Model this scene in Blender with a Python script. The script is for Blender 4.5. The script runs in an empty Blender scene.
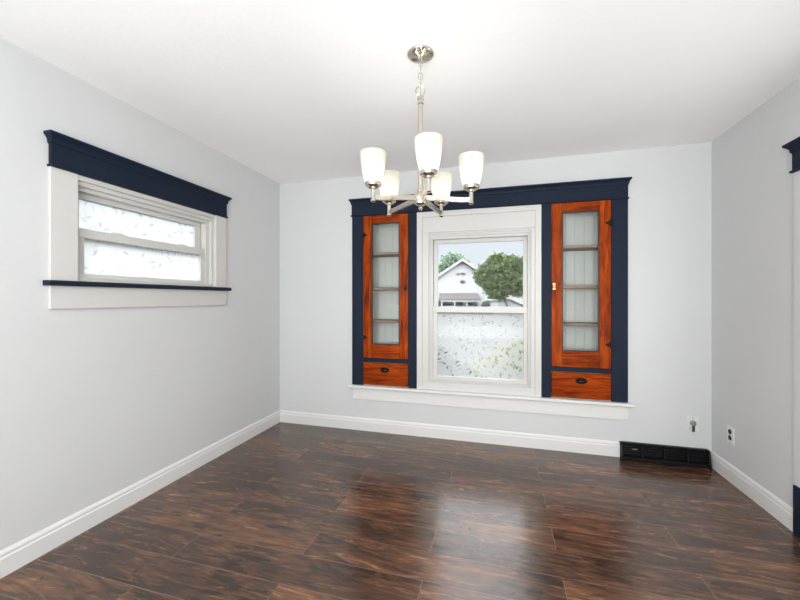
import bpy, bmesh, math, random
from mathutils import Vector, Matrix
random.seed(11)
SC = bpy.context.scene
COL = SC.collection
PI = math.pi
YAW = 0.268945
W = 3.717            # room width
H = 2.44             # ceiling height
YR = -4.5            # rear wall

# ------------------------------------------------------------------ materials
def srgb(r, g, b):
    f = lambda c: (c/255/12.92) if c/255 <= 0.04045 else ((c/255+0.055)/1.055)**2.4
    return (f(r), f(g), f(b), 1)

class N:
    """tiny node-tree helper"""
    def __init__(self, name):
        self.m = bpy.data.materials.new(name); self.m.use_nodes = True
        self.t = self.m.node_tree; self.t.nodes.clear()
        self.out = self.t.nodes.new('ShaderNodeOutputMaterial')
    def n(self, typ, **kw):
        nd = self.t.nodes.new('ShaderNode'+typ)
        for k, v in kw.items():
            if k[0] == '_': nd.inputs[k[1:].replace('_', ' ')].default_value = v
            else: setattr(nd, k, v)
        return nd
    def l(self, a, b): self.t.links.new(a, b)
    def math(self, op, a, b=0.0, clamp=False):
        nd = self.n('Math', operation=op); nd.use_clamp = clamp
        for i, v in enumerate((a, b)):
            if hasattr(v, 'links'): self.l(v, nd.inputs[i])
            else: nd.inputs[i].default_value = v
        return nd.outputs[0]
    def ramp(self, fac, stops, interp='LINEAR'):
        nd = self.n('ValToRGB'); e = nd.color_ramp.elements; nd.color_ramp.interpolation = interp
        while len(e) < len(stops): e.new(0.5)
        for i, (p, c) in enumerate(stops): e[i].position = p; e[i].color = c
        self.l(fac, nd.inputs[0]); return nd.outputs[0]
    def mix(self, fac, a, b, typ='MIX'):
        nd = self.n('Mix', data_type='RGBA', blend_type=typ)
        for s, v in ((nd.inputs[0], fac), (nd.inputs[6], a), (nd.inputs[7], b)):
            if hasattr(v, 'links'): self.l(v, s)
            else: s.default_value = v
        return nd.outputs[2]

def paint(name, col, rough=0.5, bump=0.0, bscale=60, var=0.02, spec=0.5, metal=0.0, coat=0.0):
    a = N(name); p = a.n('BsdfPrincipled', _Roughness=rough, _Metallic=metal)
    p.inputs['Specular IOR Level'].default_value = spec
    p.inputs['Coat Weight'].default_value = coat
    tc = a.n('TexCoord')
    nz = a.n('TexNoise', _Scale=3.0, _Detail=3.0); a.l(tc.outputs['Object'], nz.inputs['Vector'])
    d = tuple(max(0, c*(1-var)) for c in col[:3])+(1,); u = tuple(c*(1+var) for c in col[:3])+(1,)
    a.l(a.mix(nz.outputs[0], d, u), p.inputs['Base Color'])
    if bump:
        n2 = a.n('TexNoise', _Scale=bscale, _Detail=4.0, _Roughness=0.6); a.l(tc.outputs['Object'], n2.inputs['Vector'])
        b = a.n('Bump', _Strength=bump, _Distance=0.004); a.l(n2.outputs[0], b.inputs['Height']); a.l(b.outputs[0], p.inputs['Normal'])
    a.l(p.outputs[0], a.out.inputs[0]); return a.m

M = {}
M['wall'] = paint('wall_paint', srgb(204, 205, 205), 0.6, 0.12, 130, 0.012, 0.3)
M['ceiling'] = paint('ceiling_paint', srgb(247, 247, 247), 0.85, 0.24, 45, 0.012, 0.2)
M['white'] = paint('white_trim_paint', srgb(202, 200, 196), 0.38, 0.03, 30, 0.012)
M['base_white'] = paint('white_baseboard_paint', srgb(218, 217, 214), 0.4, 0.02, 30, 0.01)
M['vinyl'] = paint('white_vinyl', srgb(199, 198, 194), 0.35, 0, 30, 0.01)
M['navy'] = paint('navy_paint', srgb(25, 34, 50), 0.55, 0.06, 50, 0.06, 0.14)
M['cabinet_white'] = paint('cabinet_interior_paint', srgb(204, 204, 200), 0.5, 0.05, 40, 0.02)
M['nickel'] = paint('brushed_nickel', (0.62, 0.57, 0.50, 1), 0.24, 0, 30, 0.05, 0.5, 1.0)
M['iron'] = paint('aged_black_iron', srgb(30, 25, 24), 0.25, 0.1, 80, 0.2, 0.5, 0.6)
M['brass'] = paint('old_brass', (0.45, 0.30, 0.12, 1), 0.3, 0.0, 80, 0.2, 0.5, 1.0)
M['register'] = paint('black_register_enamel', srgb(11, 11, 12), 0.38, 0.25, 70, 0.3, 0.22)
M['plate'] = paint('white_plastic', srgb(219, 219, 218), 0.35, 0, 30, 0.01)
M['socket'] = paint('dark_plastic', srgb(14, 14, 14), 0.5, 0, 30, 0.05)
M['grey_metal'] = paint('dull_grey_metal', srgb(120, 124, 120), 0.4, 0, 30, 0.1, 0.5, 0.6)
M['grey_plastic'] = paint('grey_plastic', srgb(136, 138, 136), 0.45, 0, 30, 0.08)
M['green_led'] = paint('dark_green_plastic', srgb(38, 60, 44), 0.4, 0, 30, 0.1)
M['siding'] = paint('white_siding', srgb(166, 166, 168), 0.7, 0.0, 30, 0.01, 0.3)
M['shingle'] = paint('grey_shingles', srgb(104, 101, 98), 0.9, 0.3, 4, 0.15, 0.2)
M['darkglass'] = paint('dark_window_glass', srgb(60, 66, 74), 0.2, 0, 30, 0.1)
M['brick'] = paint('red_brick', srgb(188, 138, 136), 0.9, 0.2, 10, 0.15, 0.2)
M['bark'] = paint('bark', srgb(92, 84, 84), 0.9, 0.5, 12, 0.25, 0.2)
M['asphalt'] = paint('pale_pavement', srgb(120, 120, 118), 0.9, 0.1, 10, 0.08, 0.2)

def shelf_wood():
    a = N('worn_shelf_wood'); p = a.n('BsdfPrincipled', _Roughness=0.5); tc = a.n('TexCoord')
    mp = a.n('Mapping', _Scale=(4, 40, 40)); a.l(tc.outputs['Object'], mp.inputs[0])
    nz = a.n('TexNoise', _Scale=1.0, _Detail=5.0); a.l(mp.outputs[0], nz.inputs['Vector'])
    a.l(a.ramp(nz.outputs[0], [(0.3, srgb(96, 72, 60)), (0.7, srgb(158, 134, 116))]), p.inputs['Base Color'])
    a.l(p.outputs[0], a.out.inputs[0]); return a.m
M['shelf'] = shelf_wood()

def oak(name, vertical):
    """orange-brown varnished wood; grain runs along z (vertical) or x"""
    a = N(name); p = a.n('BsdfPrincipled', _Roughness=0.4); tc = a.n('TexCoord')
    p.inputs['Specular IOR Level'].default_value = 0.10
    sc = (26, 26, 2.2) if vertical else (2.2, 26, 26)
    mp = a.n('Mapping', _Scale=sc); a.l(tc.outputs['Object'], mp.inputs[0])
    nz = a.n('TexNoise', _Scale=1.0, _Detail=7.0, _Roughness=0.62, _Distortion=1.4); a.l(mp.outputs[0], nz.inputs['Vector'])
    n2 = a.n('TexNoise', _Scale=5.0, _Detail=3.0); a.l(tc.outputs['Object'], n2.inputs['Vector'])
    f = a.math('ADD', a.math('MULTIPLY', nz.outputs[0], 0.75), a.math('MULTIPLY', n2.outputs[0], 0.25))
    c = a.ramp(f, [(0.34, srgb(66, 20, 0)), (0.45, srgb(122, 42, 0)), (0.55, srgb(156, 62, 2)), (0.68, srgb(182, 90, 14))])
    a.l(c, p.inputs['Base Color'])
    b = a.n('Bump', _Strength=0.08, _Distance=0.002); a.l(nz.outputs[0], b.inputs['Height']); a.l(b.outputs[0], p.inputs['Normal'])
    a.l(p.outputs[0], a.out.inputs[0]); return a.m
M['oak_v'] = oak('varnished_oak_upright', True)
M['oak_h'] = oak('varnished_oak_crosswise', False)

def floor_mat():
    a = N('dark_hickory_planks'); p = a.n('BsdfPrincipled'); tc = a.n('TexCoord')
    PL, PW = 1.21, 0.1835
    mp = a.n('Mapping'); mp.inputs['Location'].default_value = (-1.24+PL*20, 1.475+PW*40, 0)
    a.l(tc.outputs['Object'], mp.inputs[0])
    br = a.n('TexBrick', offset=0.5, offset_frequency=2)
    br.inputs['Color1'].default_value = (0, 0, 0, 1); br.inputs['Color2'].default_value = (1, 1, 1, 1)
    br.inputs['Mortar'].default_value = (0.5, 0.5, 0.5, 1)
    for k, v in (('Scale', 1.0), ('Mortar Size', 0.0017), ('Mortar Smooth', 0.25), ('Bias', 0.0), ('Brick Width', PL), ('Row Height', PW)):
        br.inputs[k].default_value = v
    a.l(mp.outputs[0], br.inputs['Vector'])
    rnd = a.n('SeparateColor'); a.l(br.outputs['Color'], rnd.inputs[0]); r = rnd.outputs[0]
    sep = a.n('SeparateXYZ'); a.l(tc.outputs['Object'], sep.inputs[0])
    def vec(sx, sy, k):
        cb = a.n('CombineXYZ')
        a.l(a.math('ADD', a.math('MULTIPLY', sep.outputs[0], sx), a.math('MULTIPLY', r, 17.3*k)), cb.inputs[0])
        a.l(a.math('MULTIPLY', sep.outputs[1], sy), cb.inputs[1])
        a.l(a.math('MULTIPLY', r, 41.7*k), cb.inputs[2]); return cb.outputs[0]
    fine = a.n('TexNoise', _Scale=1.0, _Detail=8.0, _Roughness=0.72, _Distortion=1.0); a.l(vec(5.0, 85, 1), fine.inputs['Vector'])
    mid = a.n('TexNoise', _Scale=1.0, _Detail=7.0, _Roughness=0.66, _Distortion=1.6); a.l(vec(2.8, 19, 2), mid.inputs['Vector'])
    big = a.n('TexNoise', _Scale=1.0, _Detail=3.0, _Roughness=0.5, _Distortion=0.8); a.l(vec(2.2, 6.5, 3), big.inputs['Vector'])
    f = a.math('ADD', a.math('MULTIPLY', fine.outputs[0], 0.26), a.math('MULTIPLY', mid.outputs[0], 0.50))
    f = a.math('ADD', f, a.math('MULTIPLY', big.outputs[0], 0.34))
    f = a.math('ADD', f, a.math('MULTIPLY', a.math('SUBTRACT', r, 0.5), 0.06))
    cath = a.n('TexNoise', _Scale=1.0, _Detail=1.5, _Roughness=0.4, _Distortion=0.5); a.l(vec(1.5, 9.0, 4), cath.inputs['Vector'])
    rings = a.math('SINE', a.math('MULTIPLY', cath.outputs[0], 75.0))
    f = a.math('ADD', f, a.math('MULTIPLY', rings, 0.022))
    c = a.ramp(f, [(0.39, srgb(30, 23, 20)), (0.47, srgb(56, 41, 32)), (0.55, srgb(80, 56, 42)), (0.63, srgb(110, 75, 52)), (0.73, srgb(146, 104, 76))])
    # dark knots and smoky blotches
    kn = a.n('TexNoise', _Scale=1.0, _Detail=4.0, _Roughness=0.55, _Distortion=2.2); a.l(vec(3.4, 9.0, 5), kn.inputs['Vector'])
    k = a.ramp(kn.outputs[0], [(0.58, (0, 0, 0, 1)), (0.70, (1, 1, 1, 1))])
    c = a.mix(a.math('MULTIPLY', k, 0.55), c, srgb(30, 26, 27))
    c = a.mix(a.math('MULTIPLY', br.outputs['Fac'], 0.55), c, srgb(150, 122, 106))  # pale seam colour paints in the light caught by the plank bevels
    a.l(c, p.inputs['Base Color'])
    rr = a.n('MapRange'); rr.inputs[3].default_value = 0.20; rr.inputs[4].default_value = 0.32; a.l(mid.outputs[0], rr.inputs[0])
    a.l(rr.outputs[0], p.inputs['Roughness'])
    p.inputs['Specular IOR Level'].default_value = 0.5
    p.inputs['Coat Weight'].default_value = 0.3; p.inputs['Coat Roughness'].default_value = 0.16
    hgt = a.math('SUBTRACT', a.math('MULTIPLY', fine.outputs[0], 0.35), a.math('MULTIPLY', br.outputs['Fac'], 1.0))
    b = a.n('Bump', _Strength=0.22, _Distance=0.002); a.l(hgt, b.inputs['Height']); a.l(b.outputs[0], p.inputs['Normal'])
    a.l(p.outputs[0], a.out.inputs[0]); return a.m
M['floor'] = floor_mat()

def glass_mat():
    a = N('clear_pane'); t = a.n('BsdfTransparent'); g = a.n('BsdfGlossy', _Roughness=0.02)
    t.inputs[0].default_value = (0.97, 0.985, 0.98, 1)
    fr = a.n('Fresnel', _IOR=1.45); mx = a.n('MixShader')
    geo = a.n('NewGeometry')
    fac = a.math('MULTIPLY', a.math('MULTIPLY', fr.outputs[0], 0.2), a.math('SUBTRACT', 1.0, geo.outputs['Backfacing']))
    a.l(fac, mx.inputs[0]); a.l(t.outputs[0], mx.inputs[1]); a.l(g.outputs[0], mx.inputs[2])
    a.l(mx.outputs[0], a.out.inputs[0]); return a.m
M['glass'] = glass_mat()

def film_mat(name, seed, clear, alb, leaf):
    """frosted window film with a scattered clear leaf pattern"""
    a = N(name); tc = a.n('TexCoord'); sp = a.n('SeparateXYZ'); a.l(tc.outputs['Object'], sp.inputs[0])
    u = a.math('ADD', sp.outputs[0], sp.outputs[1]); v = sp.outputs[2]
    masks = []
    for i, ang in enumerate((20, 62, 104, 147)):
        ca, sa = math.cos(math.radians(ang)), math.sin(math.radians(ang))
        uu = a.math('ADD', a.math('MULTIPLY', u, ca*13), a.math('MULTIPLY', v, sa*13))
        vv = a.math('ADD', a.math('MULTIPLY', u, -sa*37), a.math('MULTIPLY', v, ca*37))
        cb = a.n('CombineXYZ'); a.l(a.math('ADD', uu, seed+i*7.7), cb.inputs[0]); a.l(a.math('ADD', vv, seed*2+i*3.1), cb.inputs[1])
        vo = a.n('TexVoronoi', voronoi_dimensions='2D', distance='MINKOWSKI'); vo.inputs['Exponent'].default_value = 1.25; vo.inputs['Scale'].default_value = 1.0
        a.l(cb.outputs[0], vo.inputs['Vector'])
        sc = a.n('SeparateColor'); a.l(vo.outputs['Color'], sc.inputs[0])
        near = a.math('LESS_THAN', vo.outputs['Distance'], 0.30)
        pick = a.math('GREATER_THAN', sc.outputs[0], 0.70)
        masks.append(a.math('MULTIPLY', a.math('MULTIPLY', near, pick), a.math('POWER', sc.outputs[1], 1.6)))
    m = masks[0]
    for x in masks[1:]: m = a.math('MAXIMUM', m, x)
    tl = a.n('BsdfTranslucent'); tl.inputs[0].default_value = (alb, alb, alb*1.01, 1)
    tr = a.n('BsdfTransparent'); tr.inputs[0].default_value = (0.95, 0.95, 0.95, 1)
    mx = a.n('MixShader')
    f = a.math('ADD', clear, a.math('MULTIPLY', m, leaf), clamp=True)
    a.l(f, mx.inputs[0]); a.l(tl.outputs[0], mx.inputs[1]); a.l(tr.outputs[0], mx.inputs[2])
    a.l(mx.outputs[0], a.out.inputs[0]); return a.m
M['film'] = film_mat('leaf_pattern_window_film', 3.3, 0.34, 0.44, 0.55)
M['film_left'] = film_mat('leaf_pattern_window_film_small', 9.1, 0.20, 0.60, 0.38)

def shade_mat():
    a = N('frosted_shade_glass'); tl = a.n('BsdfTranslucent'); df = a.n('BsdfPrincipled', _Roughness=0.35)
    tl.inputs[0].default_value = (0.66, 0.655, 0.60, 1); df.inputs['Base Color'].default_value = (0.85, 0.85, 0.78, 1)
    mx = a.n('MixShader', _Fac=0.38); a.l(tl.outputs[0], mx.inputs[1]); a.l(df.outputs[0], mx.inputs[2])
    a.l(mx.outputs[0], a.out.inputs[0]); return a.m
M['shade'] = shade_mat()

def emit(name, col, s):
    a = N(name); e = a.n('Emission', _Color=col, _Strength=s); a.l(e.outputs[0], a.out.inputs[0]); return a.m
M['bulb'] = emit('lit_bulb', (1.0, 0.95, 0.88, 1), 44.0)

def leaf_mat(name, c1, c2):
    a = N(name); p = a.n('BsdfPrincipled', _Roughness=0.7); tl = a.n('BsdfTranslucent'); g = a.n('NewGeometry')
    p.inputs['Specular IOR Level'].default_value = 0.2
    c = a.ramp(g.outputs['Random Per Island'], [(0.0, c1), (1.0, c2)])
    a.l(c, p.inputs['Base Color']); a.l(c, tl.inputs[0])
    mx = a.n('MixShader', _Fac=0.3); a.l(p.outputs[0], mx.inputs[1]); a.l(tl.outputs[0], mx.inputs[2])
    a.l(mx.outputs[0], a.out.inputs[0]); return a.m
M['leaf_grey'] = leaf_mat('grey_green_leaves', srgb(58, 78, 46), srgb(122, 138, 90))
M['leaf_green'] = leaf_mat('bright_green_leaves', srgb(97, 126, 95), srgb(133, 156, 129))
M['leaf_blue'] = leaf_mat('blue_green_leaves', srgb(79, 98, 101), srgb(114, 130, 133))
M['leaf_yellow'] = leaf_mat('yellow_green_leaves', srgb(136, 144, 76), srgb(186, 188, 118))
M['leaf_dark'] = leaf_mat('dark_green_leaves', srgb(30, 39, 31), srgb(63, 74, 60))

def lawn_mat():
    a = N('lawn'); p = a.n('BsdfPrincipled', _Roughness=0.95); tc = a.n('TexCoord')
    nz = a.n('TexNoise', _Scale=1.4, _Detail=8.0, _Roughness=0.7); a.l(tc.outputs['Object'], nz.inputs['Vector'])
    a.l(a.ramp(nz.outputs[0], [(0.35, srgb(58, 62, 54)), (0.65, srgb(92, 95, 84))]), p.inputs['Base Color'])
    a.l(p.outputs[0], a.out.inputs[0]); return a.m
M['lawn'] = lawn_mat()

# ------------------------------------------------------------------ mesh helpers
def box(bm, x0, x1, y0, y1, z0, z1):
    x0, x1 = sorted((x0, x1)); y0, y1 = sorted((y0, y1)); z0, z1 = sorted((z0, z1))
    v = [bm.verts.new((x, y, z)) for z in (z0, z1) for y in (y0, y1) for x in (x0, x1)]
    for f in ((0, 2, 3, 1), (4, 5, 7, 6), (0, 1, 5, 4), (2, 6, 7, 3), (0, 4, 6, 2), (1, 3, 7, 5)):
        bm.faces.new([v[i] for i in f])

def prism(bm, pts, a, b, put):
    """closed outline pts (2-D) extruded from a to b; put(p, q, t) -> xyz"""
    A = [bm.verts.new(put(p, q, a)) for p, q in pts]; B = [bm.verts.new(put(p, q, b)) for p, q in pts]
    n = len(pts)
    for i in range(n): bm.faces.new((A[i], A[(i+1) % n], B[(i+1) % n], B[i]))
    bm.faces.new(A[::-1]); bm.faces.new(B)

def lathe(bm, prof, seg=32, mat=None, cap=True):
    rings = []
    for r, z in prof:
        if r < 1e-6: rings.append([bm.verts.new((0, 0, z))])
        else: rings.append([bm.verts.new((r*math.cos(2*PI*i/seg), r*math.sin(2*PI*i/seg), z)) for i in range(seg)])
    for a, b in zip(rings, rings[1:]):
        for i in range(seg):
            j = (i+1) % seg
            if len(a) == 1 and len(b) == 1: continue
            if len(a) == 1: bm.faces.new((a[0], b[j], b[i]))
            elif len(b) == 1: bm.faces.new((a[i], a[j], b[0]))
            else: bm.faces.new((a[i], a[j], b[j], b[i]))
    if cap:
        for q in (rings[0], rings[-1]):
            if len(q) > 1: bm.faces.new(q)
    if mat is not None: bmesh.ops.transform(bm, matrix=mat, verts=[v for q in rings for v in q])

def tube(bm, pts, r, seg=10, closed=False):
    pts = [Vector(p) for p in pts]; n = len(pts); rings = []
    up0 = Vector((0, 0, 1))
    for i, p in enumerate(pts):
        if closed: d = pts[(i+1) % n]-pts[i-1]
        else: d = pts[min(i+1, n-1)]-pts[max(i-1, 0)]
        d.normalize(); up = up0 if abs(d.z) < 0.95 else Vector((0, 1, 0))
        if closed:
            nrm = (pts[0]-pts[n//3]).cross(pts[0]-pts[2*n//3]).normalized(); up = nrm
        s = d.cross(up).normalized(); t = s.cross(d).normalized()
        rad = r[i] if isinstance(r, (list, tuple)) else r
        rings.append([bm.verts.new(p+s*rad*math.cos(2*PI*k/seg)+t*rad*math.sin(2*PI*k/seg)) for k in range(seg)])
    m = n if closed else n-1
    for i in range(m):
        a, b = rings[i], rings[(i+1) % n]
        for k in range(seg): bm.faces.new((a[k], a[(k+1) % seg], b[(k+1) % seg], b[k]))
    if not closed: bm.faces.new(rings[0][::-1]); bm.faces.new(rings[-1])

def obj(name, bm, mat, parent=None, bevel=0.0, smooth=False, local=False):
    if parent is not None and not local:
        bmesh.ops.translate(bm, vec=-parent_loc(parent), verts=bm.verts)
    bmesh.ops.recalc_face_normals(bm, faces=bm.faces)
    me = bpy.data.meshes.new(name); bm.to_mesh(me); bm.free(); me.materials.append(mat)
    if smooth:
        for p in me.polygons: p.use_smooth = True
    o = bpy.data.objects.new(name, me); COL.objects.link(o)
    if parent is not None: o.parent = parent
    if bevel:
        b = o.modifiers.new('bevel', 'BEVEL'); b.width = bevel; b.segments = 2; b.limit_method = 'ANGLE'; b.angle_limit = math.radians(40)
    if smooth:
        me.set_sharp_from_angle(angle=math.radians(35))
    return o

def parent_loc(p):
    v = Vector((0, 0, 0))
    while p is not None: v = v+Vector(p.location); p = p.parent
    return v

def tag(o, label, cat, group=None):
    o['label'] = label; o['category'] = cat
    if group: o['group'] = group
    return o

def thing(name, label, cat, loc=(0, 0, 0), rz=0, group=None):
    o = bpy.data.objects.new(name, None); COL.objects.link(o); o.empty_display_size = 0.1
    o.location = loc; o.rotation_euler = (0, 0, rz); return tag(o, label, cat, group)

def setting(name, label=None, loc=(0, 0, 0)):
    o = bpy.data.objects.new(name, None); COL.objects.link(o); o.location = loc; o['kind'] = 'structure'
    if label: o['label'] = label
    return o

def struct(name, bm, mat, label=None, bevel=0.0):
    o = obj(name, bm, mat, None, bevel); o['kind'] = 'structure'
    if label: o['label'] = label
    return o

def B(*boxes):
    bm = bmesh.new()
    for b in boxes: box(bm, *b)
    return bm

def grid_wall(us, zs, holes):
    """cells of a wall (u0,u1,z0,z1), minus the holes"""
    us = sorted(set(us)); zs = sorted(set(zs)); out = []
    for u0, u1 in zip(us, us[1:]):
        for z0, z1 in zip(zs, zs[1:]):
            cu, cz = (u0+u1)/2, (z0+z1)/2
            if not any(h[0] < cu < h[1] and h[2] < cz < h[3] for h in holes): out.append((u0, u1, z0, z1))
    return out

# ------------------------------------------------------------------ room shell
struct('floor', B((-0.2, W+0.2, YR-0.2, 0.0, -0.15, 0)), M['floor'], 'dark brown wood plank floor')
struct('ceiling', B((-0.2, W+0.2, YR-0.2, 0.26, H, H+0.15)), M['ceiling'], 'white textured ceiling')
holes_b = [(0.900, 1.388, 0.44, 2.052), (1.548, 2.444, 0.505, 1.865), (2.572, 3.058, 0.44, 2.052)]
us = [-0.2, W+0.2]+[h[i] for h in holes_b for i in (0, 1)]; zs = [-0.15, H]+[h[i] for h in holes_b for i in (2, 3)]
struct('wall_back', B(*[(u0, u1, 0, 0.26, z0, z1) for u0, u1, z0, z1 in grid_wall(us, zs, holes_b)]), M['wall'], 'pale grey wall with the window and two built-in cabinets')
hl = (-1.850, -0.876, 1.350, 1.900)
struct('wall_left', B(*[(-0.2, 0, u0, u1, z0, z1) for u0, u1, z0, z1 in grid_wall([YR-0.2, 0, hl[0], hl[1]], [0, H, hl[2], hl[3]], [hl])]), M['wall'], 'pale grey wall with the small high window')
DY0, DY1, DZ = -1.83, -0.925, 1.935
struct('wall_right', B(*[(W, W+0.14, u0, u1, z0, z1) for u0, u1, z0, z1 in grid_wall([YR-0.2, 0, DY0, DY1], [0, H, DZ], [(DY0, DY1, 0, DZ)])]), M['wall'], 'pale grey wall on the right')
hr = (0.45, 3.30, 0.55, 2.20)
struct('wall_rear', B(*[(u0, u1, YR-0.14, YR, z0, z1) for u0, u1, z0, z1 in grid_wall([0, W, hr[0], hr[1]], [0, H, hr[2], hr[3]], [hr])]), M['wall'], 'pale grey wall behind the viewer')

BP = [(0, 0), (0.015, 0), (0.015, 0.084), (0.0115, 0.090), (0.0115, 0.103), (0.008, 0.111), (0.004, 0.118), (0, 0.118)]
bm = bmesh.new(); prism(bm, BP, YR, 0, lambda p, q, t: (p, t, q)); struct('baseboard_left', bm, M['base_white'], 'white baseboard under the left wall')
bm = bmesh.new(); prism(bm, BP, 0.015, 3.100, lambda p, q, t: (t, -p, q)); struct('baseboard_back', bm, M['base_white'], 'white baseboard under the back wall')
bm = bmesh.new(); prism(bm, BP, -0.813, -0.001, lambda p, q, t: (W-p, t, q)); struct('baseboard_right', bm, M['base_white'], 'white baseboard under the right wall')

# ------------------------------------------------------------------ header trims (navy crown, frieze, bead)
def ring_loft(bm, a, b, steps, put):
    """rectangular footprint a..b growing by e on three sides, stacked over z"""
    rows = []
    for z, e, g in steps:
        rows.append([bm.verts.new(put(u, d, z)) for u, d in ((a-g, 0), (b+g, 0), (b+g, e), (a-g, e))])
    for r, s in zip(rows, rows[1:]):
        for i in range(4): bm.faces.new((r[i], r[(i+1) % 4], s[(i+1) % 4], s[i]))
    bm.faces.new(rows[0][::-1]); bm.faces.new(rows[-1])

def header(parent, a, b, z0, z1, put, crown_h=0.055, th=0.022, reach=0.05):
    zc = z1-crown_h; e2 = reach
    bm = bmesh.new(); ring_loft(bm, a, b, [(z0+0.010, th, 0), (zc+0.004, th, 0)], put); obj('frieze_board', bm, M['navy'], parent)
    bm = bmesh.new(); ring_loft(bm, a, b, [(z0, th+0.006, 0.005), (z0+0.003, th+0.009, 0.007), (z0+0.009, th+0.009, 0.007), (z0+0.012, th+0.006, 0.005)], put); obj('bead', bm, M['navy'], parent)
    g = lambda e: e-th
    st = [(zc, th+0.001, 0.001), (zc+0.006, th+0.006, 0.006), (zc+0.012, th+0.008, 0.007)]
    for k in range(7):
        t = k/6; e = th+0.008+(e2-th-0.012)*(1-math.cos(t*PI/2)); st.append((zc+0.014+(crown_h-0.028)*t, e, g(e)*0.72))
    st += [(z1-0.013, e2, g(e2)*0.72), (z1, e2, g(e2)*0.72)]
    bm = bmesh.new(); ring_loft(bm, a, b, st, put); obj('crown_moulding', bm, M['navy'], parent)

putB = lambda u, d, z: (u, -d, z)
putL = lambda u, d, z: (d, u, z)
putR = lambda u, d, z: (W-d, u, z)
t = setting('trim_1', 'long navy blue header over the window and both cabinets', (1.98, 0, 2.05))
header(t, 0.806, 3.156, 2.050, 2.212, putB, 0.052)

# white stool and apron under the whole unit
t = setting('trim_2', 'white sill and apron under the cabinets and window', (1.98, 0, 0.30))
bm = bmesh.new(); prism(bm, [(0, 0.412), (0.055, 0.412), (0.061, 0.418), (0.061, 0.430), (0.055, 0.437), (0, 0.437)], 0.782, 3.190, lambda p, q, s: (s, -p, q)); obj('stool', bm, M['base_white'], t)
obj('apron', B((0.820, 3.160, -0.018, 0, 0.298, 0.412)), M['base_white'], t, 0.002)

# ------------------------------------------------------------------ windows
def ring(bm, u0, u1, z0, z1, gu0, gu1, gz0, gz1, d0, d1, put):
    """rectangular frame u0..u1 x z0..z1 with opening g.., depth d0..d1"""
    for a in ((u0, u1, z0, gz0), (u0, u1, gz1, z1), (u0, gu0, gz0, gz1), (gu1, u1, gz0, gz1)):
        p, q = put(a[0], d0, a[2]), put(a[1], d1, a[3]); box(bm, p[0], q[0], p[1], q[1], p[2], q[2])
def slab(bm, u0, u1, d0, d1, z0, z1, put):
    p, q = put(u0, d0, z0), put(u1, d1, z1); box(bm, p[0], q[0], p[1], q[1], p[2], q[2])
def quad(u0, u1, z0, z1, d, put):
    bm = bmesh.new(); bm.faces.new([bm.verts.new(put(u, d, z)) for u, z in ((u0, z0), (u1, z0), (u1, z1), (u0, z1))]); return bm

def sash(parent, name, fu0, fu1, fz0, fz1, g, d, put, film=None):
    bm = bmesh.new(); ring(bm, fu0, fu1, fz0, fz1, *g, -d, -d-0.030, put)
    s = obj(name, bm, M['vinyl'], parent, 0.003)
    bm = bmesh.new(); slab(bm, g[0]-0.004, g[1]+0.004, -d-0.014, -d-0.018, g[2]-0.004, g[3]+0.004, put)
    pn = obj('pane', bm, M['glass'], s)
    pn.data.transform(Matrix.Translation(parent_loc(s)-parent_loc(s)))
    if film:
        f = obj('frosted_film', quad(g[0], g[1], g[2], g[3], -d-0.0125, put), film, s); f['label'] = 'frosted film with a leaf pattern'
    return s

# back window (d grows into the room; negative d is outward)
w2 = setting('window_2', 'white double-hung window between the two cabinets', (1.98, 0, 0.44))
bm = bmesh.new()
for a in ((1.448, 1.497, 0.437, 2.052), (2.467, 2.516, 0.437, 2.052)): slab(bm, a[0], a[1], 0, 0.020, a[2], a[3], putB)
slab(bm, 1.497, 2.467, 0, 0.020, 2.004, 2.052, putB)
obj('outer_casing', bm, M['white'], w2, 0.002)
bm = bmesh.new()
for a in ((1.497, 1.560), (2.432, 2.467)): pass
slab(bm, 1.497, 1.556, 0, 0.011, 0.505, 1.862, putB); slab(bm, 2.436, 2.467, 0, 0.011, 0.505, 1.862, putB)
obj('side_casing', bm, M['white'], w2, 0.002)
bm = bmesh.new(); slab(bm, 1.497, 2.467, 0, 0.013, 1.862, 2.004, putB); obj('head_casing', bm, M['white'], w2, 0.002)
bm = bmesh.new(); slab(bm, 1.497, 2.467, 0, 0.016, 0.437, 0.508, putB); obj('sill_board', bm, M['white'], w2, 0.002)
bm = bmesh.new(); ring(bm, 1.549, 2.443, 0.506, 1.864, 1.562, 2.431, 0.510, 1.846, 0, -0.20, putB); obj('jamb', bm, M['white'], w2)
bm = bmesh.new(); ring(bm, 1.562, 2.431, 0.510, 1.846, 1.590, 2.410, 0.520, 1.802, -0.018, -0.125, putB)
ring(bm, 1.562, 2.431, 0.510, 1.846, 1.574, 2.422, 0.513, 1.826, -0.008, -0.018, putB)
obj('vinyl_frame', bm, M['vinyl'], w2, 0.002)
sash(w2, 'upper_sash', 1.590, 2.410, 1.150, 1.802, (1.630, 2.377, 1.186, 1.766), 0.062, putB)
sash(w2, 'lower_sash', 1.590, 2.410, 0.520, 1.190, (1.628, 2.379, 0.556, 1.136), 0.028, putB, M['film'])

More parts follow.
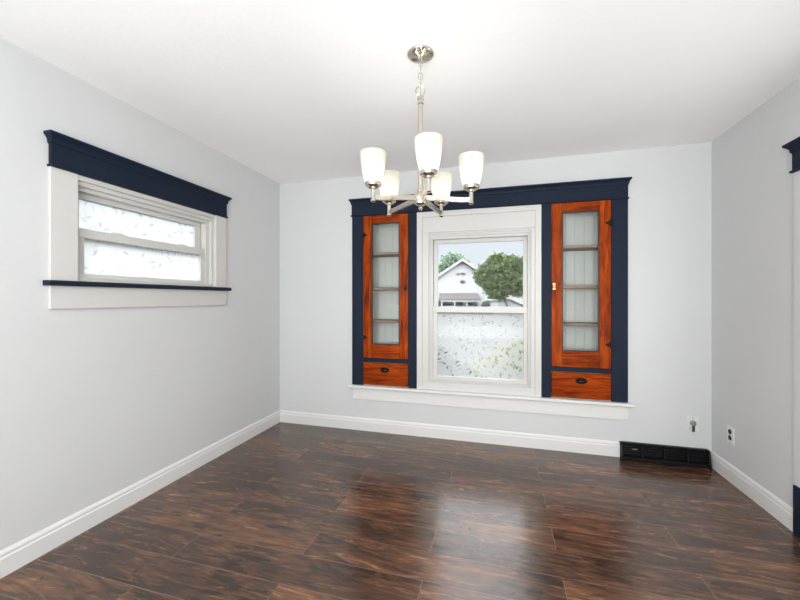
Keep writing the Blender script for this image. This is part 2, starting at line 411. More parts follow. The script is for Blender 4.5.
# left window
putLo = putL
w1 = setting('window_1', 'small white window with a navy header high on the left wall', (0, -1.36, 1.21))
header(w1, -1.966, -0.768, 1.920, 2.090, putL, 0.056, 0.022, 0.052)
bm = bmesh.new(); slab(bm, -1.968, -1.846, 0, 0.018, 1.350, 1.921, putL); obj('casing', bm, M['white'], w1, 0.002)
bm = bmesh.new(); slab(bm, -0.880, -0.770, 0, 0.018, 1.350, 1.921, putL); obj('casing', bm, M['white'], w1, 0.002)
bm = bmesh.new(); slab(bm, -1.846, -0.880, 0, 0.012, 1.893, 1.921, putL); obj('head_casing', bm, M['white'], w1, 0.002)
bm = bmesh.new(); prism(bm, [(0, 1.325), (0.040, 1.325), (0.047, 1.330), (0.047, 1.345), (0.041, 1.351), (0, 1.351)], -1.990, -0.744, lambda p, q, s: (p, s, q)); k = obj('sill', bm, M['navy'], w1); k['label'] = 'navy painted sill'
bm = bmesh.new(); slab(bm, -1.968, -0.768, 0, 0.018, 1.207, 1.325, putL); obj('apron', bm, M['white'], w1, 0.002)
bm = bmesh.new(); ring(bm, -1.849, -0.877, 1.351, 1.899, -1.842, -0.884, 1.364, 1.893, 0, -0.16, putL); obj('jamb', bm, M['white'], w1)
bm = bmesh.new()
ring(bm, -1.842, -0.884, 1.364, 1.893, -1.830, -0.908, 1.368, 1.868, -0.004, -0.120, putL)
ring(bm, -1.830, -0.908, 1.368, 1.868, -1.826, -0.944, 1.372, 1.846, -0.022, -0.120, putL)
obj('vinyl_frame', bm, M['vinyl'], w1, 0.002)
sash(w1, 'upper_sash', -1.826, -0.952, 1.600, 1.846, (-1.790, -1.008, 1.640, 1.815), 0.062, putL, M['film_left'])
s = sash(w1, 'lower_sash', -1.826, -0.944, 1.370, 1.645, (-1.786, -0.990, 1.398, 1.594), 0.026, putL, M['film_left'])
for u in (-1.600, -1.140):
    bm = bmesh.new(); slab(bm, u-0.032, u+0.032, -0.030, -0.052, 1.644, 1.654, putL); obj('sash_latch', bm, M['vinyl'], s, 0.002)

# unseen rear window, added to hold the fill lamps
w3 = setting('added_window_3', 'unseen wide white window added in the rear wall for the fill lamps', (1.875, YR, 0.55))
bm = bmesh.new(); put3 = lambda u, d, z: (u, YR+d, z)
ring(bm, 0.35, 3.40, 0.45, 2.30, hr[0], hr[1], hr[2], hr[3], 0, 0.02, put3); obj('casing', bm, M['white'], w3, 0.002)
bm = bmesh.new(); ring(bm, hr[0], hr[1], hr[2], hr[3], 0.51, 3.24, 0.61, 2.14, 0, -0.10, put3); slab(bm, 1.85, 1.90, 0, -0.10, 0.61, 2.14, put3); f3 = obj('window_frame', bm, M['vinyl'], w3)
bm = bmesh.new(); slab(bm, 0.50, 3.25, -0.05, -0.055, 0.60, 2.15, put3); obj('pane', bm, M['plate'], w3)

# door on the right wall
d1 = setting('door_1', 'cased doorway with navy header and navy corner block at right', (W, -1.35, 0))
bm = bmesh.new(); slab(bm, DY1, -0.807, 0, 0.016, 0.262, 1.940, putR); obj('casing', bm, M['wall'], d1, 0.002)
bm = bmesh.new(); slab(bm, DY0-0.113, DY0, 0, 0.016, 0.262, 1.956, putR); obj('casing', bm, M['wall'], d1, 0.002)
for a in ((DY1-0.004, -0.813), (DY0-0.117, DY0+0.004)):
    bm = bmesh.new(); slab(bm, a[0], a[1], 0, 0.024, 0, 0.262, putR); k = obj('plinth_block', bm, M['navy'], d1, 0.003); k['label'] = 'navy painted plinth block'
header(d1, DY0-0.117, -0.806, 1.936, 2.094, putR, 0.054, 0.022, 0.052)
bm = bmesh.new(); ring(bm, DY0, DY1, 0, DZ, DY0+0.02, DY1-0.02, 0.0, DZ-0.02, 0, -0.14, putR); obj('jamb', bm, M['white'], d1)
bm = bmesh.new(); ring(bm, DY0+0.022, DY1-0.022, 0.008, DZ-0.022, DY0+0.13, DY1-0.13, 0.27, 1.78, -0.05, -0.09, putR)
ring(bm, DY0+0.11, DY1-0.11, 0.25, 1.80, DY0+0.13, DY1-0.13, 0.27, 1.78, -0.040, -0.05, putR)
obj('threshold', B((W-0.004, W+0.135, DY0+0.021, DY1-0.021, 0.001, 0.007)), M['shelf'], d1, 0.002)
dl = obj('door_leaf', bm, M['white'], d1, 0.002)
bm = bmesh.new(); slab(bm, DY0+0.125, DY1-0.125, -0.066, -0.074, 0.265, 1.785, putR); obj('pane', bm, M['plate'], dl)  # glazing added to the unseen door leaf to give its fill lamp a source
bm = bmesh.new(); lathe(bm, [(0, 0), (0.028, 0), (0.028, 0.006), (0.010, 0.012), (0.010, 0.035), (0.026, 0.045), (0.028, 0.058), (0.018, 0.070), (0, 0.073)], 20, Matrix.Translation((W+0.05, DY0+0.09, 0.95)) @ Matrix.Rotation(-PI/2, 4, 'Y'))
obj('door_knob', bm, M['nickel'], dl, smooth=True)

# ------------------------------------------------------------------ built-in cabinets
def cabinet(label, f0, f1, d0, d1, side):
    """face frame f0..f1, door d0..d1; side = +1 hinges on the right, -1 on the left"""
    t = thing('built_in_cabinet', label, 'cabinet', ((f0+f1)/2, 0, 0.437), 0, 'built-in glass door cabinets')
    FT = 0.020; zd0, zd1, zw0, zw1 = 0.700, 2.049, 0.446, 0.656
    bm = bmesh.new()
    for a in ((f0, d0-0.003, 0.437, 2.056), (d1+0.003, f1, 0.437, 2.056), (d0-0.003, d1+0.003, zw1+0.003, zd0-0.003)):
        box(bm, a[0], a[1], -FT, 0, a[2], a[3])
    obj('face_frame', bm, M['navy'], t, 0.0015)
    c0, c1 = d0-0.018, d1+0.018
    bm = bmesh.new()
    box(bm, c0, c0+0.012, 0.003, 0.225, 0.45, 2.050); box(bm, c1-0.012, c1, 0.003, 0.225, 0.45, 2.050)
    box(bm, c0+0.012, c1-0.012, 0.003, 0.225, 2.036, 2.050); box(bm, c0+0.012, c1-0.012, 0.003, 0.225, 0.672, 0.690)
    obj('carcass', bm, M['cabinet_white'], t)
    bm = bmesh.new(); n = 6; wd = (c1-c0-0.024)/n
    for i in range(n):
        a = c0+0.012+i*wd; box(bm, a+0.0005, a+wd-0.0005, 0.212, 0.220, 0.690, 2.036)
    box(bm, c0+0.012, c1-0.012, 0.2205, 0.225, 0.690, 2.036)
    obj('back_boards', bm, M['cabinet_white'], t, 0.001)
    for z in (1.044, 1.356, 1.690):
        obj('shelf', B((c0+0.013, c1-0.013, 0.022, 0.211, z-0.012, z+0.012)), M['shelf'], t, 0.002)
    # door
    g0, g1, gz0, gz1 = d0+0.081, d1-0.081, 0.826, 1.975
    door = bpy.data.objects.new('door', None); COL.objects.link(door); door.parent = t
    door.location = Vector((d1 if side > 0 else d0, -0.022, zd0))-parent_loc(t)
    y0, y1 = -0.023, 0.001
    obj('stile', B((d0, g0, y0, y1, zd0, zd1)), M['oak_v'], door, 0.003)
    obj('stile', B((g1, d1, y0, y1, zd0, zd1)), M['oak_v'], door, 0.003)
    obj('rail', B((g0, g1, y0+0.0005, y1, zd0, gz0)), M['oak_h'], door, 0.002)
    obj('rail', B((g0, g1, y0+0.0005, y1, gz1, zd1)), M['oak_h'], door, 0.002)
    bm = bmesh.new(); ring(bm, g0, g1, gz0, gz1, g0+0.011, g1-0.011, gz0+0.011, gz1-0.011, 0.0155, 0.002, putB); obj('glazing_bead', bm, M['bead'], door)
    obj('pane', B((g0+0.001, g1-0.001, -0.009, -0.006, gz0+0.001, gz1-0.001)), M['glass'], door)
    kx = d0+0.020 if side > 0 else d1-0.022
    bm = bmesh.new(); mt = Matrix.Translation((kx, y0, 1.363)) @ Matrix.Rotation(PI/2, 4, 'X')
    lathe(bm, [(0, 0), (0.012, 0), (0.012, 0.003), (0.005, 0.006), (0.005, 0.014), (0.011, 0.018), (0.013, 0.024), (0.009, 0.030), (0, 0.032)], 18, mt)
    box(bm, kx-0.011, kx+0.011, y0-0.003, y0, 1.335, 1.391)
    obj('knob', bm, M['brass'] if side > 0 else M['iron'], door, smooth=True)
    for z in (0.892, 1.866):
        bm = bmesh.new(); e = d1 if side > 0 else d0; s = side
        box(bm, e-s*0.020, e-s*0.001, y0-0.003, y0, z-0.020, z+0.020)
        box(bm, e+s*0.003, e+s*0.016, y0-0.002, -0.0201, z-0.020, z+0.020)
        prism(bm, [(e-s*0.020, z-0.012), (e-s*0.020, z+0.012), (e-s*0.038, z+0.006), (e-s*0.044, z), (e-s*0.038, z-0.006)], y0-0.003, y0, lambda p, q, k: (p, k, q))
        lathe(bm, [(0, -0.034), (0.004, -0.030), (0.0055, -0.024), (0.0055, 0.024), (0.004, 0.030), (0, 0.034)], 12, Matrix.Translation((e+s*0.001, y0-0.006, z)))
        obj('hinge', bm, M['iron'], door)
    # drawer
    w0, w1 = (d0-0.001, d1+0.012) if side < 0 else (d0, d1+0.010)
    w1 = d1; w0 = d0
    dr = bpy.data.objects.new('drawer', None); COL.objects.link(dr); dr.parent = t
    dr.location = Vector(((w0+w1)/2, -0.02, zw0))-parent_loc(t)
    obj('drawer_front', B((w0, w1, -0.026, 0.0, zw0, zw1)), M['oak_h'], dr, 0.006)
    obj('drawer_box', B((w0+0.01, w1-0.01, 0.0, 0.20, zw0+0.012, zw0+0.022), (w0+0.01, w0+0.022, 0.0, 0.20, zw0+0.022, zw1-0.03), (w1-0.022, w1-0.01, 0.0, 0.20, zw0+0.022, zw1-0.03)), M['shelf'], dr)
    # cup pull: half-dome shell with a flange
    px, pz = (w0+w1)/2+0.004*side, 0.590
    bm = bmesh.new(); R, segs = 0.037, 14; rows = []
    for i in range(7):
        a = i/6*PI/2          # 0 at the plate rim, 90 deg at the front
        row = []
        for k in range(segs+1):
            b = PI*k/segs
            row.append(bm.verts.new((px+R*math.cos(b)*math.cos(a)*1.0, -0.026-0.022*math.sin(a), pz-0.006+0.022*math.sin(b)*math.cos(a)*1.0+0.004*math.sin(a))))
        rows.append(row)
    for r, s2 in zip(rows, rows[1:]):
        for k in range(segs): bm.faces.new((r[k], r[k+1], s2[k+1], s2[k]))
    lip = [(px+0.045*math.cos(2*PI*k/24), pz+0.002+0.025*math.sin(2*PI*k/24)) for k in range(24)]
    prism(bm, lip, -0.0285, -0.0262, lambda p, q, k: (p, k, q))
    bmesh.ops.remove_doubles(bm, verts=bm.verts, dist=0.0002)
    p = obj('cup_pull', bm, M['iron'], dr, smooth=True)
    sm = p.modifiers.new('shell', 'SOLIDIFY'); sm.thickness = 0.002
    return t
M['bead'] = paint('dark_varnished_edge', srgb(58, 26, 14), 0.35, 0, 30, 0.15)
cabinet('navy framed built-in cabinet with orange oak glass door, left of the window', 0.810, 1.447, 0.925, 1.366, -1)
cabinet('navy framed built-in cabinet with orange oak glass door, right of the window', 2.518, 3.156, 2.594, 3.036, 1)

# ------------------------------------------------------------------ register and outlets
t = thing('baseboard_register', 'black metal baseboard register on the floor in the right corner', 'vent', (3.40, 0, 0))
X0, X1 = 3.102, 3.690
bm = bmesh.new()
prism(bm, [(0, 0), (0.062, 0), (0.064, 0.004), (0.064, 0.022), (0.058, 0.028), (0.034, 0.034), (0.022, 0.108), (0.034, 0.116), (0.034, 0.124), (0.028, 0.127), (0, 0.127)], X0, X1, lambda p, q, s: (s, -p, q))
obj('housing', bm, M['register'], t, 0.0015)
for x0, x1 in ((X0, X0+0.012), (X1-0.012, X1)):
    bm = bmesh.new(); prism(bm, [(0, 0), (0.060, 0), (0.060, 0.030), (0.040, 0.118), (0.030, 0.127), (0, 0.127)], x0, x1, lambda p, q, s: (s, -p, q)); obj('end_cap', bm, M['register'], t, 0.002)
for k in range(4):
    z = 0.046+k*0.017; d = 0.046-k*0.0035
    bm = bmesh.new(); prism(bm, [(d-0.012, z-0.004), (d+0.002, z), (d+0.004, z+0.004), (d-0.010, z+0.001)], X0+0.012, X1-0.012, lambda p, q, s: (s, -p, q)); obj('louver', bm, M['register'], t)
for x in (3.245, 3.395, 3.545):
    bm = bmesh.new(); prism(bm, [(0.03, 0.030), (0.056, 0.030), (0.042, 0.112), (0.02, 0.112)], x-0.005, x+0.005, lambda p, q, s: (s, -p, q)); obj('divider', bm, M['register'], t)
bm = bmesh.new(); box(bm, 3.176, 3.212, -0.052, -0.030, 0.082, 0.089); obj('damper_lever', bm, M['grey_metal'], t, 0.002)

t = thing('wall_outlet', 'white wall plate with a round grey plug and dark green tab on the back wall', 'outlet', (3.598, 0, 0.25))
obj('cover_plate', B((3.561, 3.635, -0.006, 0, 0.250, 0.366)), M['plate'], t, 0.002)
bm = bmesh.new(); lathe(bm, [(0, 0), (0.020, 0), (0.020, 0.012), (0.015, 0.016), (0.013, 0.010), (0, 0.010)], 20, Matrix.Translation((3.595, -0.006, 0.314)) @ Matrix.Rotation(PI/2, 4, 'X')); obj('round_plug', bm, M['grey_plastic'], t, smooth=True)
obj('tab', B((3.588, 3.603, -0.022, -0.006, 0.252, 0.300)), M['green_led'], t, 0.002)
bm = bmesh.new(); lathe(bm, [(0, 0), (0.004, 0), (0.003, 0.002), (0, 0.002)], 12, Matrix.Translation((3.595, -0.006, 0.355)) @ Matrix.Rotation(PI/2, 4, 'X')); obj('screw', bm, M['grey_metal'], t)
obj('indicator', B((3.572, 3.578, -0.0085, -0.006, 0.268, 0.276)), M['green_led'], t)

t = thing('wall_outlet', 'white duplex outlet with two black sockets on the right wall', 'outlet', (W, -0.236, 0.255))
obj('cover_plate', B((W-0.006, W, -0.276, -0.196, 0.262, 0.378)), M['plate'], t, 0.002)
for z in (0.342, 0.300):
    bm = bmesh.new(); lathe(bm, [(0, 0), (0.0165, 0), (0.0165, 0.003), (0.0145, 0.004), (0, 0.004)], 20, Matrix.Translation((W-0.006, -0.236, z)) @ Matrix.Rotation(-PI/2, 4, 'Y')); obj('socket', bm, M['socket'], t)
bm = bmesh.new(); lathe(bm, [(0, 0), (0.0035, 0), (0.003, 0.002), (0, 0.002)], 12, Matrix.Translation((W-0.006, -0.236, 0.321)) @ Matrix.Rotation(-PI/2, 4, 'Y')); obj('screw', bm, M['grey_metal'], t)

# ------------------------------------------------------------------ chandelier
CX, CY = 1.8086, -1.534
ch = thing('chandelier', 'brushed nickel five-light chandelier with frosted glass shades hanging from the ceiling', 'chandelier', (CX, CY, 1.69))
T = Matrix.Translation((CX, CY, 0))
bm = bmesh.new(); lathe(bm, [(0, 2.404), (0.006, 2.405), (0.011, 2.409), (0.012, 2.415), (0.020, 2.419), (0.045, 2.424), (0.060, 2.431), (0.0635, 2.436), (0.0635, 2.4395), (0, 2.4395)], 40, T); obj('canopy', bm, M['nickel'], ch, smooth=True)
fw = Vector((-math.sin(YAW), math.cos(YAW), 0)); rt = Vector((math.cos(YAW), math.sin(YAW), 0)); up = Vector((0, 0, 1))
def loop(cz, a, b, ax, minor, name):
    pts = [Vector((CX, CY, cz))+ax*(a*math.cos(2*PI*k/28))+up*(b*math.sin(2*PI*k/28)) for k in range(28)]
    bm = bmesh.new(); tube(bm, pts, minor, 8, True); obj(name, bm, M['nickel'], ch, smooth=True)
loop(2.262, 0.0225, 0.0225, rt, 0.0034, 'loop_ring')
loop(2.298, 0.0085, 0.0190, fw, 0.0022, 'chain_link'); loop(2.332, 0.0100, 0.0195, rt, 0.0024, 'chain_link'); loop(2.366, 0.0085, 0.0190, fw, 0.0022, 'chain_link'); loop(2.394, 0.0080, 0.0140, rt, 0.0022, 'chain_link')
bm = bmesh.new(); tube(bm, [(CX+0.002*math.sin(i*1.4), CY+0.002*math.cos(i*1.4), 2.245+0.018*i) for i in range(10)], 0.0016, 6); obj('cord', bm, M['nickel'], ch, smooth=True)
bm = bmesh.new(); lathe(bm, [(0, 1.765), (0.0115, 1.765), (0.0115, 2.196), (0.0150, 2.198), (0.0155, 2.208), (0.0120, 2.211), (0.0120, 2.218), (0.0155, 2.221), (0.0155, 2.232), (0.008, 2.239), (0, 2.240)], 24, T); obj('stem', bm, M['nickel'], ch, smooth=True)
bm = bmesh.new(); lathe(bm, [(0, 1.708), (0.020, 1.709), (0.029, 1.716), (0.031, 1.724), (0.031, 1.757), (0.027, 1.764), (0.017, 1.772), (0.016, 1.800), (0.013, 1.806), (0, 1.806)], 28, T); obj('hub', bm, M['nickel'], ch, smooth=True)
bm = bmesh.new(); lathe(bm, [(0, 1.684), (0.007, 1.686), (0.011, 1.692), (0.010, 1.699), (0.006, 1.703), (0.012, 1.706), (0.016, 1.709), (0, 1.709)], 20, T); obj('finial', bm, M['nickel'], ch, smooth=True)
RA = 0.240
for k in range(5):
    ang = math.radians(-69.7+72*k)
    R4 = T @ Matrix.Rotation(ang, 4, 'Z'); P4 = R4 @ Matrix.Translation((RA, 0, 0))
    # flat bar, swept down and out; wider in the middle of its sweep
    bm = bmesh.new(); rings = []
    for i in range(15):
        s = i/14; r = 0.020+(RA-0.026)*s; z = 1.742-0.020*(3*s*s-2*s*s*s); h = 0.0125-0.0015*s; w = 0.0065
        rings.append([bm.verts.new(R4 @ Vector((r, a, z+b))) for a, b in ((-w, -h), (w, -h), (w, h), (-w, h))])
    for a, b in zip(rings, rings[1:]):
        for i in range(4): bm.faces.new((a[i], a[(i+1) % 4], b[(i+1) % 4], b[i]))
    bm.faces.new(rings[0][::-1]); bm.faces.new(rings[-1])
    arm = obj('arm', bm, M['nickel'], ch, 0.0015)
    bm = bmesh.new(); lathe(bm, [(0, 1.698), (0.007, 1.699), (0.0115, 1.704), (0.0115, 1.709), (0.0095, 1.712), (0.0095, 1.757), (0.0125, 1.760), (0.0125, 1.766), (0, 1.767)], 20, P4); obj('post', bm, M['nickel'], arm, smooth=True)
    bm = bmesh.new(); lathe(bm, [(0, 1.764), (0.022, 1.765), (0.027, 1.770), (0.030, 1.772), (0.0365, 1.774), (0.0375, 1.777), (0.0375, 1.789), (0.0355, 1.790), (0.0345, 1.778), (0, 1.777)], 28, P4); obj('shade_holder', bm, M['nickel'], arm, smooth=True)
    out = [(0.0330, 1.779), (0.0375, 1.792), (0.0440, 1.812), (0.0500, 1.842), (0.0550, 1.875), (0.0580, 1.903), (0.0595, 1.925)]
    inn = [(r-0.003, z) for r, z in out[::-1]]
    bm = bmesh.new(); lathe(bm, out+inn+[(0.0270, 1.7795)], 36, P4, cap=True)
    g = obj('glass_shade', bm, M['shade'], arm, smooth=True); g['label'] = 'frosted white glass shade'
    bm = bmesh.new(); lathe(bm, [(0, 1.778), (0.011, 1.7785), (0.011, 1.800), (0.016, 1.812), (0.020, 1.828), (0.019, 1.842), (0.013, 1.853), (0, 1.857)], 18, P4); b = obj('bulb', bm, M['bulb'], arm, smooth=True); b['label'] = 'lit warm white bulb'

# ------------------------------------------------------------------ outside
CAM = Vector((2.17397, -3.23212, 1.25640))
def at(side, depth, z):   # a spot in the street: metres right of / ahead of the doorstep line of sight
    return (CAM.x+rt.x*side+fw.x*depth, CAM.y+rt.y*side+fw.y*depth, z)
GZ = -0.60
bm = B((-70, 110, 0.27, 140, GZ-0.2, GZ)); struct('ground', bm, M['lawn'], 'lawn outside the window')
bm = B((-70, -0.25, -30, 0.27, GZ-0.2, GZ)); struct('ground_side', bm, M['lawn'], 'side yard lawn')
bm = B((-70, 110, 14, 22, GZ, GZ+0.02)); struct('street', bm, M['asphalt'], 'pale street pavement')

h = thing('house', 'white gabled house with grey porch roof seen through the clear upper pane', 'house', at(8.60, 50, GZ), YAW)
HW, HE, HP = 3.18, 3.95, 7.10      # half width, eave and peak above ground
HE = 5.02
bm = bmesh.new(); prism(bm, [(-HW, 0), (HW, 0), (HW, HE), (0, HP), (-HW, HE)], 0, 9, lambda p, q, s: (p, s, q)); obj('wall', bm, M['siding'], h, local=True)
sl = (HP-HE)/HW
bm = bmesh.new()
for sg in (-1, 1):
    e = HW+0.42
    prism(bm, [(0, HP+0.03), (sg*e, HP+0.03-sl*e), (sg*e, HP+0.36-sl*e), (0, HP+0.36)], -0.5, 9.4, lambda p, q, s: (p, s, q))
obj('roof', bm, M['shingle'], h, local=True)
bm = bmesh.new()
for sg in (-1, 1):
    e = HW+0.46
    prism(bm, [(0, HP+0.0), (sg*e, HP+0.0-sl*e), (sg*e, HP+0.40-sl*e), (0, HP+0.40)], -0.62, -0.5, lambda p, q, s: (p, s, q))
obj('rake_board', bm, M['siding'], h, local=True)
for x0, x1, z0, z1 in ((-0.75, -0.35, 5.25, 5.50), (-0.20, 0.45, 5.25, 5.50), (-0.20, 0.45, 4.05, 4.45)):
    f = obj('window_frame', B((x0-0.1, x1+0.1, -0.05, 0, z0-0.1, z1+0.1)), M['siding'], h, local=True)
    obj('pane', B((x0, x1, -0.08, -0.05, z0, z1)), M['darkglass'], f, local=True)
bm = bmesh.new(); prism(bm, [(0, 2.55), (0, 2.70), (-1.9, 1.85), (-1.9, 1.72)], -3.15, 2.25, lambda p, q, s: (s, p, q)); obj('porch_roof', bm, M['shingle'], h, local=True)
bm = bmesh.new(); box(bm, -3.12, 2.22, -1.85, -1.75, 1.50, 1.74); obj('porch_beam', bm, M['siding'], h, local=True)
for x in (-3.0, -1.25, 0.35, 2.1): obj('porch_post', B((x-0.09, x+0.09, -1.88, -1.70, 0, 1.55)), M['siding'], h, local=True)
for x0, x1 in ((-2.8, -1.45), (-1.05, 0.15), (0.55, 1.7)): obj('porch_window', B((x0, x1, -0.06, 0, 0.9, 1.70)), M['darkglass'], h, local=True)
obj('porch_door', B((1.78, 2.15, -0.06, 0, 0.1, 1.70)), M['darkglass'], h, local=True)

def tree(name, label, cat, base, trunk_h, blobs, leaf, n, size, mat, seed, lean=(0, 0), group=None, tr=0.18):
    rnd = random.Random(seed)
    t = thing(name, label, cat, base, 0, group)
    bm = bmesh.new()
    top = Vector((lean[0], lean[1], trunk_h))
    tube(bm, [(0, 0, -0.1), (lean[0]*0.3, lean[1]*0.3, trunk_h*0.35), (lean[0]*0.7, lean[1]*0.7, trunk_h*0.7), top], [tr, tr*0.85, tr*0.7, tr*0.55], 8)
    for b in blobs:
        c = Vector(b[:3]); tube(bm, [top*0.85, (top*0.85).lerp(c, 0.5)+Vector((0, 0, 0.1*b[3])), c], [tr*0.5, tr*0.35, tr*0.15], 6)
    obj('trunk', bm, M['bark'], t, local=True)
    bm = bmesh.new(); tot = sum(b[3]**2 for b in blobs)
    for b in blobs:
        for _ in range(int(n*b[3]**2/tot)):
            d = Vector((rnd.gauss(0, 1), rnd.gauss(0, 1), rnd.gauss(0, 1))).normalized()
            rr = b[3]*(rnd.random()**0.4)*(0.85+0.3*rnd.random())
            p = Vector(b[:3])+Vector((d.x*rr, d.y*rr, d.z*rr*(b[4] if len(b) > 4 else 0.85)))
            u = Vector((rnd.gauss(0, 1), rnd.gauss(0, 1), rnd.gauss(0, 0.6))).normalized(); w = u.cross(Vector((rnd.gauss(0, 1), rnd.gauss(0, 1), rnd.gauss(0, 1)))).normalized()
            s = size*(0.6+0.8*rnd.random())
            bm.faces.new([bm.verts.new(p+u*s*a+w*s*0.55*c2) for a, c2 in ((-1, 0), (0, -1), (1, 0), (0, 1))])
    me = bpy.data.meshes.new('crown'); bm.to_mesh(me); bm.free(); me.materials.append(mat)
    o = bpy.data.objects.new('crown', me); COL.objects.link(o); o.parent = t
    return t
# big tree right of the house, in front of it by a little
tree('shade_tree', 'large grey-green leafy tree right of the white house', 'tree', at(11.8, 38, GZ), 2.4,
     [(-1.0, 0, 5.0, 1.9), (-2.6, 0.4, 4.4, 1.5), (0.3, 0.2, 5.2, 1.5), (0.6, -0.3, 3.4, 1.5), (-1.6, -0.3, 3.0, 1.5), (-0.5, -0.6, 3.6, 1.6), (-1.4, 0, 6.2, 0.8)], None, 4200, 0.24, M['leaf_grey'], 5, (-0.9, 0), 'trees across the street', 0.2)
tree('shade_tree', 'tree at the right edge of the clear upper pane, tinted with its bluish reflection', 'tree', at(16.2, 43.5, GZ), 2.0,
     [(0, 0, 4.9, 1.7), (-0.3, 0.2, 3.0, 1.6), (0.9, 0.2, 4.2, 1.6)], None, 1600, 0.26, M['leaf_blue'], 6, (0, 0), 'trees across the street')  # bluish leaf colour stands in for the reflection in the pane
tree('shade_tree', 'bright green tree rising behind the left roof slope of the white house', 'tree', at(10.3, 70, GZ), 4.0,
     [(0, 0, 8.8, 2.6), (-1.8, 0, 7.2, 2.3), (1.7, 0.3, 7.6, 2.3), (0.2, 0, 6.3, 2.6), (3.6, 0, 6.8, 1.8)], None, 3600, 0.27, M['leaf_green'], 7, (0, 0), 'trees across the street')
tree('shade_tree', 'dark tree top showing beside the right roof slope of the white house', 'tree', at(17.4, 82, GZ), 4.0,
     [(0, 0, 7.2, 2.0), (-1.6, 0, 6.4, 1.5)], None, 1600, 0.26, M['leaf_grey'], 8, (0, 0), 'trees across the street')
tree('shrub', 'blue-green hedge bush at the right foot of the white house', 'shrub', at(11.75, 48.5, GZ), 0.5, [(0, 0, 1.0, 0.8), (0.6, 0.1, 0.9, 0.7)], None, 900, 0.13, M['leaf_blue'], 9, (0, 0), None, 0.06)
tree('shrub', 'yellow-green shrub behind the frosted lower pane, at its right', 'shrub', (2.36, 1.75, GZ), 0.35,
     [(0.0, 0, 0.98, 0.34), (-0.38, 0.0, 0.80, 0.32), (0.24, 0.0, 1.12, 0.32), (0.1, 0.05, 0.6, 0.40), (-0.3, 0.0, 0.5, 0.34), (0.30, 0.0, 1.50, 0.17)], None, 2400, 0.045, M['leaf_yellow'], 12, (0, 0), None, 0.03)
tree('shrub', 'dark shrub behind the frosted lower pane, at its left', 'shrub', (1.66, 0.72, GZ), 0.35,
     [(0, 0, 0.98, 0.27), (0.22, 0, 0.86, 0.24), (-0.2, 0, 1.14, 0.24), (0.05, 0, 0.55, 0.28)], None, 1900, 0.036, M['leaf_dark'], 13, (0, 0), None, 0.03)

tree('hedge', 'tall grey-green hedge added to darken the view through the small frosted left window', 'hedge', (-5.4, -1.0, GZ), 1.2,
     [(0, y0, z0, 0.95) for y0 in (-1.6, -0.4, 0.8, 2.0, 3.2, 4.4) for z0 in (1.0, 2.3, 3.1)], None, 5200, 0.09, M['leaf_blue'], 21, (0, 0), None, 0.08)  # added backdrop, blocks the low sky behind the clear leaves of the film
g = thing('garage', 'low white garage under the trees right of the white house', 'garage', at(13.1, 43, GZ), YAW)
bm = bmesh.new(); prism(bm, [(-1.3, 0), (1.5, 0), (1.5, 1.05), (0, 1.75), (-1.3, 1.55)], 0, 4, lambda p, q, s: (p, s, q)); obj('wall', bm, M['siding'], g, local=True)
bm = bmesh.new(); prism(bm, [(-1.45, 1.53), (0, 1.76), (1.7, 0.97), (1.7, 1.09), (0, 1.9), (-1.45, 1.65)], -0.2, 4.2, lambda p, q, s: (p, s, q)); obj('roof', bm, M['shingle'], g, local=True)
g = thing('brick_house', 'red brick house at the left edge of the clear upper pane', 'house', at(2.9, 48, GZ), YAW)
bm = B((-2.5, 2.15, 0, 6, 0, 1.9)); obj('wall', bm, M['brick'], g, local=True)
bm = bmesh.new(); prism(bm, [(-2.8, 1.88), (2.4, 1.88), (1.2, 2.3), (-1.6, 2.3)], -0.3, 6.3, lambda p, q, s: (p, s, q)); obj('roof', bm, M['shingle'], g, local=True)
for x in (-1.2, 0.9): obj('window_frame', B((x-0.5, x+0.5, -0.05, 0, 0.7, 1.6)), M['siding'], g, local=True)

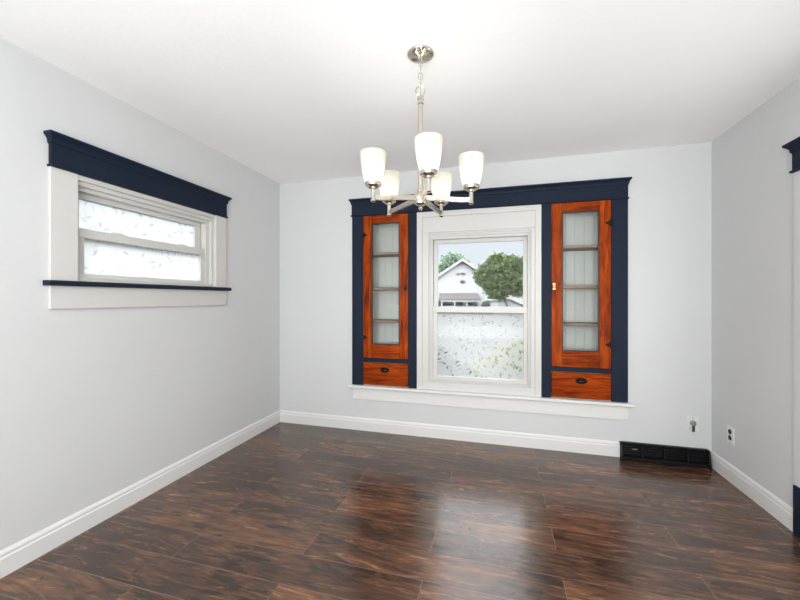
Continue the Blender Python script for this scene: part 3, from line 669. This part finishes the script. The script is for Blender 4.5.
# ------------------------------------------------------------------ light
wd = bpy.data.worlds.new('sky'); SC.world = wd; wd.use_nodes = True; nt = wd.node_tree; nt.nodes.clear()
o = nt.nodes.new('ShaderNodeOutputWorld'); bg = nt.nodes.new('ShaderNodeBackground'); tc = nt.nodes.new('ShaderNodeTexCoord')
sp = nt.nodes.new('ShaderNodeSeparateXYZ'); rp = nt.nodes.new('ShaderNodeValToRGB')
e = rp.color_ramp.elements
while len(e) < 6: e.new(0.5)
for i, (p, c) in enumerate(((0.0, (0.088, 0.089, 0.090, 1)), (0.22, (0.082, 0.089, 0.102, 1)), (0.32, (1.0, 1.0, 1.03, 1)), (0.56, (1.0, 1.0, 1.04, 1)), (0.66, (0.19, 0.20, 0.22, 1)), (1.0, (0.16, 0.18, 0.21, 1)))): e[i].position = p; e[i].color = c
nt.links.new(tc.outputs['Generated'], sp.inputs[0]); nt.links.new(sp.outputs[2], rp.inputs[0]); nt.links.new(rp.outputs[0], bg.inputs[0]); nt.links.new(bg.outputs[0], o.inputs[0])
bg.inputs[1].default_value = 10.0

def sun(en, rot):
    l = bpy.data.lights.new('sun', 'SUN'); l.energy = en; l.angle = 0.03; l.color = (1, 0.97, 0.92)
    o = bpy.data.objects.new('sun', l); COL.objects.link(o); o.rotation_euler = rot
sun(0.5, (math.radians(42), 0, math.radians(28)))
def area(name, loc, rot, sx, sy, en, col=(1, 1, 1)):
    l = bpy.data.lights.new(name, 'AREA'); l.shape = 'RECTANGLE'; l.size = sx; l.size_y = sy; l.energy = en; l.color = col
    o = bpy.data.objects.new(name, l); COL.objects.link(o); o.location = loc; o.rotation_euler = rot; return o
area('rear_fill_lamp', (1.875, YR+0.04, 1.40), (math.radians(90), 0, 0), 2.6, 1.4, 112, (0.96, 0.985, 1.0))  # added fill lamp out of view, the main brightening of the room
area('door_fill_lamp', (W+0.055, (DY0+DY1)/2, 1.03), (0, math.radians(90), 0), 1.48, 0.62, 10.5, (0.97, 0.99, 1.0))  # added fill lamp in the doorway, evens out the ceiling
up_fill = area('ceiling_fill_lamp', (1.875, YR+0.15, 0.95), (math.radians(116), 0, 0), 2.6, 0.5, 15, (0.97, 0.99, 1.0)); up_fill.data.spread = math.radians(110)  # added uplight out of view, brightens the ceiling

# ------------------------------------------------------------------ camera and view
cd = bpy.data.cameras.new('camera'); cd.sensor_width = 36; cd.lens = 359.253/800*36; cd.clip_start = 0.05; cd.clip_end = 400
cd.shift_y = (300-299.19)/800*-1
co = bpy.data.objects.new('camera', cd); COL.objects.link(co); co.location = CAM; co.rotation_euler = (PI/2, 0, YAW); SC.camera = co
SC.view_settings.view_transform = 'Standard'; SC.view_settings.look = 'None'; SC.view_settings.gamma = 1.0
SC.view_settings.use_curve_mapping = False; SC.view_settings.exposure = 0.0
SC.cycles.max_bounces = 10; SC.cycles.diffuse_bounces = 6; SC.cycles.transparent_max_bounces = 16; SC.cycles.caustics_reflective = False
